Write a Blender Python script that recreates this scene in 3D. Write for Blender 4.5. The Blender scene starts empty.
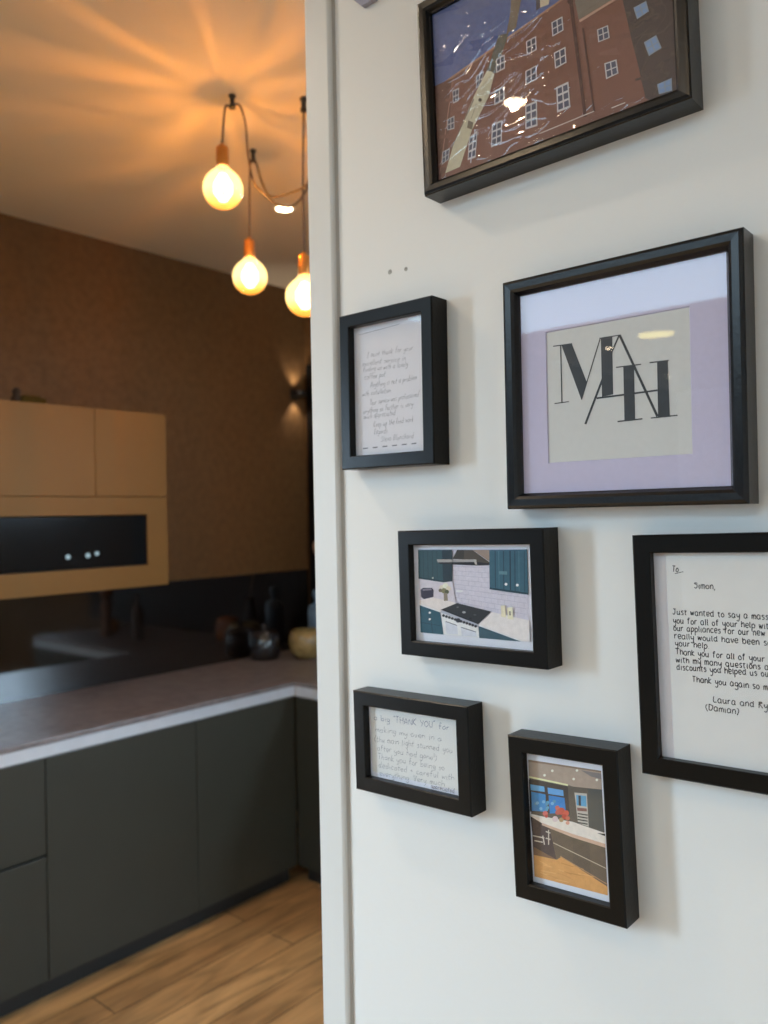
import bpy, bmesh, math, random
from mathutils import Vector, Matrix
random.seed(7)
SC = bpy.context.scene
COL = SC.collection
H = 1.696            # camera height
W = 0.84             # distance from camera to the picture wall
S = 0.84             # scale of the fitted picture sizes

# ---------------------------------------------------------------- camera
FPX = 817.4
yaw, pit, rol = math.radians(40.64), math.radians(.105), math.radians(-1.0865)
fw = Vector((-math.sin(yaw)*math.cos(pit), math.cos(yaw)*math.cos(pit), math.sin(pit)))
rt = Vector((math.cos(yaw), math.sin(yaw), 0)); up = rt.cross(fw)
rt, up = math.cos(rol)*rt + math.sin(rol)*up, -math.sin(rol)*rt + math.cos(rol)*up
CAM = Vector((0, 0, H))
def ray(x, y): return fw + rt*((x-384)/FPX) - up*((y-512)/FPX)
def onx(x, y, X):
    d = ray(x, y); return CAM + d*(X/d.x)
def ony(x, y, Y):
    d = ray(x, y); return CAM + d*(Y/d.y)
def onz(x, y, Z):
    d = ray(x, y); return CAM + d*((Z-H)/d.z)
cd = bpy.data.cameras.new('camera'); cam = bpy.data.objects.new('camera', cd); COL.objects.link(cam)
M = Matrix((rt, up, -fw)).transposed().to_4x4(); M.translation = CAM; cam.matrix_world = M
cd.sensor_width = 36; cd.sensor_fit = 'AUTO'; cd.lens = FPX/1024*36
cd.dof.use_dof = True; cd.dof.focus_distance = .90; cd.dof.aperture_fstop = 5.0
cd.clip_start = .02
SC.camera = cam

# ---------------------------------------------------------------- materials
def lin(c): return tuple(((v/255)/12.92 if v/255 <= .04045 else ((v/255+.055)/1.055)**2.4) for v in c)
def mat(name, col=(.5,.5,.5), rough=.5, metal=0, spec=.5, noise=None, bump=None, coat=0, emit=None, ior=None):
    """noise=(scale, amount, stretch) colour variation; bump=(scale, strength)"""
    m = bpy.data.materials.new(name); m.use_nodes = True
    nt = m.node_tree; b = nt.nodes['Principled BSDF']
    b.inputs['Base Color'].default_value = (*col, 1); b.inputs['Roughness'].default_value = rough
    b.inputs['Metallic'].default_value = metal; b.inputs['Specular IOR Level'].default_value = spec
    b.inputs['Coat Weight'].default_value = coat
    if ior: b.inputs['IOR'].default_value = ior
    tc = nt.nodes.new('ShaderNodeTexCoord')
    if noise:
        mp = nt.nodes.new('ShaderNodeMapping'); mp.inputs['Scale'].default_value = noise[2] if len(noise) > 2 else (1,1,1)
        n = nt.nodes.new('ShaderNodeTexNoise'); n.inputs['Scale'].default_value = noise[0]; n.inputs['Detail'].default_value = 5
        r = nt.nodes.new('ShaderNodeMapRange'); r.inputs['From Min'].default_value = .3; r.inputs['From Max'].default_value = .7
        r.inputs['To Min'].default_value = 1-noise[1]; r.inputs['To Max'].default_value = 1+noise[1]
        x = nt.nodes.new('ShaderNodeVectorMath'); x.operation = 'SCALE'; x.inputs[0].default_value = col
        nt.links.new(tc.outputs['Object'], mp.inputs['Vector']); nt.links.new(mp.outputs[0], n.inputs['Vector'])
        nt.links.new(n.outputs['Fac'], r.inputs['Value']); nt.links.new(r.outputs[0], x.inputs['Scale'])
        nt.links.new(x.outputs[0], b.inputs['Base Color'])
    if bump:
        n2 = nt.nodes.new('ShaderNodeTexNoise'); n2.inputs['Scale'].default_value = bump[0]; n2.inputs['Detail'].default_value = 4
        bm = nt.nodes.new('ShaderNodeBump'); bm.inputs['Strength'].default_value = bump[1]; bm.inputs['Distance'].default_value = .002
        nt.links.new(tc.outputs['Object'], n2.inputs['Vector']); nt.links.new(n2.outputs['Fac'], bm.inputs['Height'])
        nt.links.new(bm.outputs[0], b.inputs['Normal'])
    if emit:
        b.inputs['Emission Color'].default_value = (*emit[0], 1); b.inputs['Emission Strength'].default_value = emit[1]
    return m
def schlick(nt, f0):
    """reflectance of a thin clear sheet, the same from both sides"""
    g = nt.nodes.new('ShaderNodeNewGeometry'); d = nt.nodes.new('ShaderNodeVectorMath'); d.operation = 'DOT_PRODUCT'
    nt.links.new(g.outputs['Incoming'], d.inputs[0]); nt.links.new(g.outputs['Normal'], d.inputs[1]); x = d.outputs['Value']
    for op, v, rev in (('ABSOLUTE', 0, 0), ('SUBTRACT', 1, 1), ('POWER', 5, 0), ('MULTIPLY', 1-f0, 0), ('ADD', f0, 0)):
        m = nt.nodes.new('ShaderNodeMath'); m.operation = op
        nt.links.new(x, m.inputs[1 if rev else 0])
        if op != 'ABSOLUTE': m.inputs[0 if rev else 1].default_value = v
        x = m.outputs[0]
    return x
def pane_mat(name, rough=.0, tint=(1,1,1), boost=1.0, ior=1.5, bump=None):
    """clear sheet: transparent plus a fresnel reflection"""
    m = bpy.data.materials.new(name); m.use_nodes = True; nt = m.node_tree; nt.nodes.clear()
    o = nt.nodes.new('ShaderNodeOutputMaterial'); mx = nt.nodes.new('ShaderNodeMixShader')
    t = nt.nodes.new('ShaderNodeBsdfTransparent'); t.inputs[0].default_value = (*tint, 1)
    g = nt.nodes.new('ShaderNodeBsdfGlossy'); g.inputs['Roughness'].default_value = rough
    f = schlick(nt, ((ior-1)/(ior+1))**2)
    mu = nt.nodes.new('ShaderNodeMath'); mu.operation = 'MULTIPLY'; mu.inputs[1].default_value = boost; mu.use_clamp = True
    nt.links.new(f, mu.inputs[0]); nt.links.new(mu.outputs[0], mx.inputs[0])
    nt.links.new(t.outputs[0], mx.inputs[1]); nt.links.new(g.outputs[0], mx.inputs[2]); nt.links.new(mx.outputs[0], o.inputs[0])
    if bump:
        tc = nt.nodes.new('ShaderNodeTexCoord'); n = nt.nodes.new('ShaderNodeTexNoise')
        n.inputs['Scale'].default_value = bump[0]; n.inputs['Detail'].default_value = 2; n.inputs['Distortion'].default_value = 1.2
        b = nt.nodes.new('ShaderNodeBump'); b.inputs['Strength'].default_value = 1; b.inputs['Distance'].default_value = bump[1]
        nt.links.new(tc.outputs['Object'], n.inputs['Vector']); nt.links.new(n.outputs['Fac'], b.inputs['Height'])
        nt.links.new(b.outputs[0], g.inputs['Normal'])
    return m
def emat(name, col, strength):
    m = bpy.data.materials.new(name); m.use_nodes = True; nt = m.node_tree; nt.nodes.clear()
    o = nt.nodes.new('ShaderNodeOutputMaterial'); e = nt.nodes.new('ShaderNodeEmission')
    e.inputs[0].default_value = (*col, 1); e.inputs[1].default_value = strength; nt.links.new(e.outputs[0], o.inputs[0]); return m

MW = mat('white_wall_paint', (.78,.765,.73), .55, bump=(60,.18), noise=(3,.015))
MTRIM = mat('white_trim', (.70,.69,.66), .42, spec=.35)
MBLK = mat('black_satin_wood', (.004,.0045,.006), .26, spec=.50, bump=(180,.10), noise=(40,.2,(1,1,1)))
MBLKS = mat('black_matt_box', (.006,.0055,.005), .32, spec=.19, bump=(220,.10))
MBACK = mat('backing_board', (.25,.18,.11), .9, noise=(30,.1))
MGLASS = pane_mat('picture_glass', 0, boost=1.7)
MSLEEVE = pane_mat('plastic_sleeve', .012, boost=2.6, ior=1.45)
MPAPER = mat('cream_paper', (.78,.76,.74), .7, noise=(60,.012))
MWHITEP = mat('white_paper', (.84,.83,.89), .6, noise=(60,.01))
MLILAC = mat('lilac_mount_board', (.60,.56,.73), .85, noise=(200,.02))
MCREAM = mat('ivory_card', (.68,.68,.66), .8, noise=(150,.02))
MINK = mat('black_ink', (.022,.022,.025), .55, noise=(300,.3))
MINKB = mat('grey_blue_ink', (.17,.17,.20), .6, noise=(300,.3))
MCEIL = mat('amber_tinted_ceiling', (.60,.51,.39), .9, bump=(50,.1), noise=(2,.02))  # warm tint stands in for amber bulb light on a white ceiling
MWALLP = mat('bronze_wallpaper', (.105,.055,.022), .6, spec=.12, noise=(28,.12,(1,1,1)), bump=(140,.6))
MDARK = mat('dark_wall_panel', (.003,.003,.0035), .45, spec=.15, noise=(10,.2))
MCAB = mat('olive_black_lacquer', (.034,.034,.026), .42, spec=.35, noise=(5,.05))
MPLINTH = mat('black_plinth', (.012,.012,.011), .6, noise=(9,.1))
MRAIL = mat('pale_anodised_rail', (.62,.66,.72), .35, metal=.3, noise=(20,.04,(1,1,1)))
MTOP = mat('brown_stone_worktop', (.165,.14,.14), .37, spec=.95, noise=(22,.28), bump=(90,.1))
MSPL = mat('polished_dark_granite', (.006,.0045,.004), .06, spec=.8, noise=(60,.7), ior=1.75)
MTAN = mat('ochre_lacquer', (.165,.082,.020), .5, spec=.12, noise=(4,.04))
MBGL = mat('black_oven_glass', (.004,.005,.006), .08, spec=.5, noise=(9,.2))
MCOP = mat('copper_socket', (.62,.24,.05), .38, metal=.6, noise=(40,.1))
MCABLE = mat('brown_fabric_cable', (.09,.06,.045), .8, noise=(300,.2))
MHOOK = mat('black_metal_hook', (.01,.01,.01), .4, noise=(50,.2))
MBULB = None

def plank_mat():
    m = bpy.data.materials.new('oak_plank_floor'); m.use_nodes = True; nt = m.node_tree; b = nt.nodes['Principled BSDF']
    tc = nt.nodes.new('ShaderNodeTexCoord'); mp = nt.nodes.new('ShaderNodeMapping'); mp.inputs['Rotation'].default_value = (0,0,math.radians(90))
    br = nt.nodes.new('ShaderNodeTexBrick'); br.inputs['Scale'].default_value = 1; br.inputs['Brick Width'].default_value = 1.1; br.inputs['Row Height'].default_value = .15
    br.inputs['Mortar Size'].default_value = .0025; br.offset = .37
    br.inputs['Color1'].default_value = (.50,.27,.105,1); br.inputs['Color2'].default_value = (.37,.19,.072,1); br.inputs['Mortar'].default_value = (.07,.035,.015,1)
    mp2 = nt.nodes.new('ShaderNodeMapping'); mp2.inputs['Scale'].default_value = (9,1.4,1)
    n = nt.nodes.new('ShaderNodeTexNoise'); n.inputs['Scale'].default_value = 2.2; n.inputs['Detail'].default_value = 8; n.inputs['Distortion'].default_value = .8
    rr = nt.nodes.new('ShaderNodeMapRange'); rr.inputs['From Min'].default_value = .3; rr.inputs['From Max'].default_value = .7; rr.inputs['To Min'].default_value = .55; rr.inputs['To Max'].default_value = 1.35
    x = nt.nodes.new('ShaderNodeVectorMath'); x.operation = 'SCALE'
    L = nt.links.new
    L(tc.outputs['Object'], mp.inputs[0]); L(mp.outputs[0], br.inputs['Vector']); L(tc.outputs['Object'], mp2.inputs[0]); L(mp2.outputs[0], n.inputs['Vector'])
    L(n.outputs['Fac'], rr.inputs['Value']); L(br.outputs['Color'], x.inputs[0]); L(rr.outputs[0], x.inputs['Scale']); L(x.outputs[0], b.inputs['Base Color'])
    b.inputs['Roughness'].default_value = .42
    return m
MFLOOR = plank_mat()
def print_mat():
    m = bpy.data.materials.new('printed_photo'); m.use_nodes = True; nt = m.node_tree; b = nt.nodes['Principled BSDF']
    a = nt.nodes.new('ShaderNodeAttribute'); a.attribute_name = 'print_colour'
    tc = nt.nodes.new('ShaderNodeTexCoord'); n = nt.nodes.new('ShaderNodeTexNoise'); n.inputs['Scale'].default_value = 170; n.inputs['Detail'].default_value = 5
    r = nt.nodes.new('ShaderNodeMapRange'); r.inputs['From Min'].default_value = .3; r.inputs['From Max'].default_value = .7; r.inputs['To Min'].default_value = .94; r.inputs['To Max'].default_value = 1.06
    x = nt.nodes.new('ShaderNodeVectorMath'); x.operation = 'SCALE'; L = nt.links.new
    L(tc.outputs['Object'], n.inputs['Vector']); L(n.outputs['Fac'], r.inputs['Value']); L(a.outputs['Color'], x.inputs[0]); L(r.outputs[0], x.inputs['Scale']); L(x.outputs[0], b.inputs['Base Color'])
    b.inputs['Roughness'].default_value = .5; b.inputs['Specular IOR Level'].default_value = .3
    return m
MPRINT = print_mat()

# ---------------------------------------------------------------- mesh helpers
def box(bm, x0, x1, y0, y1, z0, z1):
    vs = [bm.verts.new((x, y, z)) for z in (z0, z1) for y in (y0, y1) for x in (x0, x1)]
    for f in ((0,2,3,1),(4,5,7,6),(0,1,5,4),(2,6,7,3),(0,4,6,2),(1,3,7,5)): bm.faces.new([vs[i] for i in f])
def lathe(bm, prof, n=32, cx=0, cy=0):
    rings = []
    for r, z in prof:
        rings.append([bm.verts.new((cx+r*math.cos(2*math.pi*k/n), cy+r*math.sin(2*math.pi*k/n), z)) for k in range(n)] if r > 1e-6 else [bm.verts.new((cx, cy, z))])
    for a, b in zip(rings, rings[1:]):
        for k in range(n):
            k2 = (k+1) % n
            if len(a) == 1 and len(b) == 1: continue
            if len(a) == 1: bm.faces.new((a[0], b[k], b[k2]))
            elif len(b) == 1: bm.faces.new((a[k], b[0], a[k2]))
            else: bm.faces.new((a[k], b[k], b[k2], a[k2]))
def tube(bm, pts, r, n=8):
    pts = [Vector(p) for p in pts]; rings = []; u = None
    for i, p in enumerate(pts):
        t = (pts[min(i+1, len(pts)-1)] - pts[max(i-1, 0)]).normalized()
        if u is None: u = t.orthogonal().normalized()
        u = (u - t*u.dot(t)).normalized(); v = t.cross(u)
        rr = r[i] if isinstance(r, (list, tuple)) else r
        rings.append([bm.verts.new(p + (u*math.cos(2*math.pi*k/n) + v*math.sin(2*math.pi*k/n))*rr) for k in range(n)])
    for a, b in zip(rings, rings[1:]):
        for k in range(n): bm.faces.new((a[k], a[(k+1) % n], b[(k+1) % n], b[k]))
    bm.faces.new(rings[0][::-1]); bm.faces.new(rings[-1])
def smooth_pts(P, n=6):
    P = [Vector(p) for p in P]; out = []
    for i in range(len(P)-1):
        a, b, c, d = P[max(i-1, 0)], P[i], P[i+1], P[min(i+2, len(P)-1)]
        for k in range(n):
            t = k/n; out.append(.5*((2*b) + (c-a)*t + (2*a-5*b+4*c-d)*t*t + (3*b-a-3*c+d)*t**3))
    return out + [P[-1]]
def prism(bm, poly, z0, z1):
    a = [bm.verts.new((x, y, z0)) for x, y in poly]; b = [bm.verts.new((x, y, z1)) for x, y in poly]
    bm.faces.new(a[::-1]); bm.faces.new(b); n = len(a)
    for i in range(n): bm.faces.new((a[i], a[(i+1) % n], b[(i+1) % n], b[i]))
def obj(name, bm, m, parent=None, bevel=0, smooth=False, loc=None, seg=2, keep=False):
    if not keep: bmesh.ops.recalc_face_normals(bm, faces=bm.faces)
    me = bpy.data.meshes.new(name); bm.to_mesh(me); bm.free(); me.materials.append(m)
    o = bpy.data.objects.new(name, me); COL.objects.link(o)
    if loc: o.location = loc
    if parent: o.parent = parent
    if smooth:
        for p in me.polygons: p.use_smooth = True
    if bevel:
        b = o.modifiers.new('bevel', 'BEVEL'); b.width = bevel; b.segments = seg; b.limit_method = 'ANGLE'
    return o
def tag(o, label, cat, group=None):
    o['label'] = label; o['category'] = cat
    if group: o['group'] = group
    return o
def thing(name, label, cat, loc=(0,0,0), group=None):
    o = bpy.data.objects.new(name, None); COL.objects.link(o); o.location = loc; o.empty_display_size = .05
    return tag(o, label, cat, group)
def boxo(name, x0, x1, y0, y1, z0, z1, m, parent=None, bevel=0, seg=2):
    """box part in world coordinates, under a parent Empty that sits unrotated"""
    bm = bmesh.new(); p = parent.location if parent else Vector((0,0,0))
    if parent and parent.parent: p = p + parent.parent.location
    box(bm, x0-p.x, x1-p.x, y0-p.y, y1-p.y, z0-p.z, z1-p.z); return obj(name, bm, m, parent, bevel, seg=seg)
def struct(name, o): o.name = name; o['kind'] = 'structure'; return o

# ---------------------------------------------------------------- room shell
KX = -3.47           # kitchen wall face
SX = -3.45           # splashback face
BY = 3.35            # rear wall face
CZ = 3.0
struct('floor', boxo('floor', KX-.12, 1.7, -7.6, 3.5, -.1, 0, MFLOOR))
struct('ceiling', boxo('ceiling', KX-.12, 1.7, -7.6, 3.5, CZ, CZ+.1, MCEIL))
bm = bmesh.new()     # wall_left with a window hole
wy0, wy1, wz0, wz1 = -1.80, -1.22, .12, 2.35
box(bm, KX-.12, KX, -7.6, wy0, 0, CZ); box(bm, KX-.12, KX, wy1, 3.45, 0, CZ); box(bm, KX-.12, KX, wy0, wy1, 0, wz0); box(bm, KX-.12, KX, wy0, wy1, wz1, CZ)
struct('wall_left', obj('wall_left', bm, MWALLP))
bm = bmesh.new()     # wall_back with a second window, behind the picture wall
vx0, vx1, vz0, vz1 = .05, 1.55, 1.86, 2.70
box(bm, KX-.12, vx0, BY, BY+.1, 0, CZ); box(bm, vx1, 1.7, BY, BY+.1, 0, CZ); box(bm, vx0, vx1, BY, BY+.1, 0, vz0); box(bm, vx0, vx1, BY, BY+.1, vz1, CZ)
struct('wall_back', obj('wall_back', bm, MWALLP))
bm = bmesh.new()
for a in ((vx0, vx0+.05, vz0, vz1), (vx1-.05, vx1, vz0, vz1), (vx0, vx1, vz0, vz0+.05), (vx0, vx1, vz1-.05, vz1)): box(bm, a[0], a[1], BY+.03, BY+.08, a[2], a[3])
win2 = struct('window_2', obj('window_2', bm, MTRIM))
bm = bmesh.new(); bm.faces.new([bm.verts.new(v) for v in ((vx0+.05,BY+.055,vz0+.05),(vx1-.05,BY+.055,vz0+.05),(vx1-.05,BY+.055,vz1-.05),(vx0+.05,BY+.055,vz1-.05))]); obj('window_pane', bm, pane_mat('back_window_glass', 0), win2, keep=True)
struct('wall_right', boxo('wall_right', 1.6, 1.7, -7.5, BY, 0, CZ, MW))
struct('wall_front', boxo('wall_front', KX, 1.7, -7.6, -7.5, 0, CZ, MW))
# window in the left wall
bm = bmesh.new()
fx0, fx1 = KX-.09, KX-.03
for a in ((wy0, wy0+.05, wz0, wz1), (wy1-.05, wy1, wz0, wz1), (wy0, wy1, wz0, wz0+.05), (wy0, wy1, wz1-.05, wz1)): box(bm, fx0, fx1, *a)
win = struct('window_1', obj('window_1', bm, MTRIM))
bm = bmesh.new(); bm.faces.new([bm.verts.new((KX-.06, y, z)) for y, z in ((wy0+.05,wz0+.05),(wy1-.05,wz0+.05),(wy1-.05,wz1-.05),(wy0+.05,wz1-.05))]); obj('window_pane', bm, pane_mat('window_glass', 0), win, keep=True)
# picture wall with its end trim
struct('wall_divider', boxo('wall_divider', -.8380, 1.6, W, W+.1, 0, CZ, MW))
bm = bmesh.new()
prism(bm, [(-.8482,W-.009),(-.8030,W-.009),(-.7985,W-.0065),(-.7970,W-.0005),(-.8385,W-.0005),(-.8385,W+.1005),(-.7975,W+.1005),(-.7995,W+.112),(-.8482,W+.112)], 0, CZ)
struct('trim_1', obj('trim_1', bm, MTRIM, bevel=.0035, seg=3))
bm = bmesh.new(); prism(bm, [(-.7975,W-.004),(-.7945,W-.0005),(-.7975,W-.0005)], 0, CZ)
struct('trim_2', obj('trim_2', bm, mat('sealant_joint', (.45,.42,.38), .6, noise=(20,.05))))

# ---------------------------------------------------------------- writing: single stroke hand
GL = {
'a':'.42,.42 .2,.5 .04,.3 .08,.06 .28,0 .42,.2|.42,.45 .42,.1 .5,0','b':'.05,1 .05,0|.05,.3 .25,.5 .45,.3 .35,.04 .05,.04','c':'.4,.42 .2,.5 .04,.25 .18,0 .42,.08',
'd':'.42,.4 .2,.48 .04,.25 .18,0 .42,.12|.44,1 .42,.1 .5,0','e':'.05,.25 .4,.28 .32,.5 .1,.45 .04,.2 .2,0 .42,.08','f':'.38,.95 .22,1 .15,.8 .15,0|.02,.5 .33,.52',
'g':'.42,.42 .2,.5 .04,.28 .2,.04 .42,.18|.43,.46 .42,-.25 .2,-.4 .05,-.28','h':'.05,1 .05,0|.05,.3 .25,.5 .4,.35 .42,0','i':'.1,.48 .1,.05 .18,0|.1,.68 .11,.7','j':'.15,.48 .15,-.3 .0,-.35|.15,.68 .16,.7',
'k':'.05,1 .05,0|.38,.5 .06,.22 .4,0','l':'.08,1 .08,.1 .16,0','m':'.04,.48 .04,0|.04,.35 .18,.5 .27,.38 .28,0|.28,.35 .42,.5 .52,.36 .53,0','n':'.04,.48 .04,0|.04,.32 .24,.5 .38,.36 .4,0',
'o':'.22,.5 .04,.3 .1,.04 .3,.02 .42,.25 .22,.5','p':'.05,.48 .05,-.4|.05,.35 .25,.5 .43,.3 .3,.02 .05,.08','q':'.42,.42 .2,.5 .04,.25 .2,.02 .42,.18|.43,.48 .43,-.35 .52,-.25','r':'.05,.48 .05,0|.05,.3 .2,.48 .34,.44',
's':'.36,.44 .16,.5 .08,.36 .32,.2 .26,.02 .05,.04','t':'.14,.85 .14,.08 .28,.02|.0,.52 .32,.54','u':'.04,.48 .06,.1 .22,0 .38,.15|.4,.48 .4,.08 .48,0','v':'.03,.48 .18,0 .36,.48','w':'.03,.48 .12,.02 .26,.4 .38,.02 .52,.48',
'x':'.03,.48 .38,0|.36,.5 .04,0','y':'.04,.48 .1,.16 .26,.12 .4,.3|.42,.48 .38,-.2 .2,-.4 .04,-.3','z':'.04,.46 .36,.46 .04,.02 .38,.02',
'A':'.02,0 .26,1 .52,0|.12,.36 .44,.36','B':'.06,1 .06,0|.06,.98 .4,.85 .3,.55 .08,.52|.3,.52 .48,.25 .3,.02 .06,.02','D':'.06,1 .06,0|.02,1 .4,.85 .52,.45 .35,.05 .04,.02','H':'.06,1 .06,0|.5,1 .5,0|.06,.5 .5,.5',
'I':'.25,1 .25,0|.08,1 .42,1|.08,0 .42,0','J':'.08,1 .5,1|.34,1 .34,.15 .18,0 .04,.15','K':'.06,1 .06,0|.45,1 .08,.45 .5,0','L':'.1,1 .06,.05 .45,.05','N':'.05,0 .06,1 .45,.02 .46,1','O':'.28,1 .04,.6 .14,.06 .42,.06 .54,.55 .28,1',
'R':'.06,1 .06,0|.04,.98 .38,.9 .36,.6 .08,.5 .48,0','S':'.46,.86 .24,1 .08,.78 .42,.4 .32,.04 .04,.12','T':'.02,.98 .52,1|.27,1 .26,0','U':'.05,1 .08,.2 .25,0 .44,.2 .46,1','V':'.03,1 .24,0 .46,1','Y':'.03,1 .24,.5|.46,1 .2,0',
'(':'.25,1.1 .06,.6 .08,.2 .24,-.15','.':'.06,.02 .1,.03',',':'.1,.06 .04,-.14','!':'.1,1 .1,.3|.1,.05 .11,.03','+':'.05,.35 .4,.35|.22,.55 .22,.15','"':'.06,1.05 .05,.85|.18,1.05 .17,.85',')':'.06,1.1 .24,.7 .22,.2 .05,-.15','-':'.05,.3 .35,.3'}
def stroke(bm, pts, w, y):
    pts = [Vector(p) for p in pts]
    ls = []
    for i, p in enumerate(pts):
        t = pts[min(i+1, len(pts)-1)] - pts[max(i-1, 0)]
        if t.length < 1e-9: t = Vector((1, 0))
        t.normalize(); n = Vector((-t.y, t.x))*(w/2)
        ls.append((bm.verts.new((p.x+n.x, y, p.y+n.y)), bm.verts.new((p.x-n.x, y, p.y-n.y))))
    for a, b in zip(ls, ls[1:]): bm.faces.new((a[0], b[0], b[1], a[1]))
def write(bm, text, p0, p1, h, w, y, slant=0, rough=.03, xh=.5):
    """p0, p1: ends of the base line (local x,z); h: capital height"""
    p0 = Vector(p0); p1 = Vector(p1); d = p1-p0; L = d.length; d.normalize(); nn = Vector((-d.y, d.x))
    adv = []; x = 0
    for c in text:
        adv.append(x)
        if c == ' ': x += .42; continue
        xs = [float(q.split(',')[0]) for s in GL[c].split('|') for q in s.split()]
        x += max(xs) + .13
    k = L/max(x-.1, .1)
    for c, ax in zip(text, adv):
        if c == ' ': continue
        jy = random.uniform(-rough, rough); js = random.uniform(1-rough*2, 1+rough*2)
        for s in GL[c].split('|'):
            P = [tuple(map(float, q.split(','))) for q in s.split()]
            P = [(a, (b*xh/.5 if b <= .5 else xh+(b-.5)*(1-xh)/.5)) for a, b in P]
            P = [Vector((a+random.uniform(-rough, rough)*.6, b*js+jy+random.uniform(-rough, rough)*.5)) for a, b in P]
            if len(P) > 2: P = smooth_pts([(a.x, a.y, 0) for a in P], 4); P = [Vector((a.x, a.y)) for a in P]
            Q = [p0 + d*((ax+a.x)*k + a.y*slant*h) + nn*(a.y*h) for a in P]
            stroke(bm, Q, w, y)

# ---------------------------------------------------------------- picture frames
class Frame:
    def __init__(s, label, cx, cz, w, h, th, t, m, prof='flat', recess=.010, cat='picture frame', sheet=None, glass=True, d=None):
        s.cx, s.cz, s.w, s.h, s.th, s.t, s.m = cx*S, cz*S, w*S, h*S, th, t*S, m*S
        s.y0 = W-.0006
        s.e = thing('picture_frame', label, cat, (s.cx, s.y0, H+s.cz)); s.e.rotation_euler = (0, -th, 0)
        s.ow, s.oh = s.w/2-s.m, s.h/2-s.m          # half opening
        s.rec = recess
        t_, m_ = s.t, s.m
        if prof == 'flat': P = [(0,0),(0,t_-.0015),(.0015,t_),(m_-.0012,t_),(m_,t_-.0012),(m_,t_-recess),(m_*.45,t_-recess),(m_*.45,0)]
        else: P = [(0,0),(0,t_-.0035),(.0012,t_-.0022),(.0012,t_-.0010),(.004,t_),(m_*.62,t_-.0004),(m_*.80,t_-.0022),(m_-.001,t_-.0062),(m_,t_-.0075),(m_,t_-recess),(m_*.45,t_-recess),(m_*.45,0)]
        bm = bmesh.new(); rings = []
        for sx, sz in ((-1,-1),(1,-1),(1,1),(-1,1)):
            rings.append([bm.verts.new((sx*(s.w/2-a), -b, sz*(s.h/2-a))) for a, b in P])
        for i in range(4):
            A, B = rings[i], rings[(i+1) % 4]; n = len(P)
            for k in range(n): bm.faces.new((A[k], B[k], B[(k+1) % n], A[(k+1) % n]))
        obj('moulding', bm, MBLK if prof != 'flat' else MBLKS, s.e)
        g = .004
        if glass:
            bm = bmesh.new(); y = -(t_-recess+.0022)
            bm.faces.new([bm.verts.new((x, y, z)) for x, z in ((-s.ow+.0002,-s.oh+.0002),(s.ow-.0002,-s.oh+.0002),(s.ow-.0002,s.oh-.0002),(-s.ow+.0002,s.oh-.0002))])   # faces the room
            obj('glass_pane', bm, MGLASS, s.e, keep=True)
        s.py = -(t_-recess-.0004)                # local y of the sheet face
        bm = bmesh.new(); box(bm, -s.ow-g, s.ow+g, s.py+.0008, s.py+.0028, -s.oh-g, s.oh+g); obj('backing_board', bm, MBACK, s.e)
    def loc(s, px, py, y=None):
        """pixel of the photo -> point on the sheet, in the frame's own x,z"""
        y = s.py if y is None else y
        p = ony(px, py, s.y0 + y) - Vector((s.cx, 0, H+s.cz))
        c, n = math.cos(s.th), math.sin(s.th)
        return (c*p.x + n*p.z, -n*p.x + c*p.z)
    def sheet(s, name, m, r=None, dy=0, parent=None):
        g = .003
        x0, x1, z0, z1 = r or (-s.ow-g, s.ow+g, -s.oh-g, s.oh+g)
        bm = bmesh.new(); box(bm, x0, x1, s.py+dy, s.py+dy+.0003, z0, z1); return obj(name, bm, m, parent or s.e)

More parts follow.
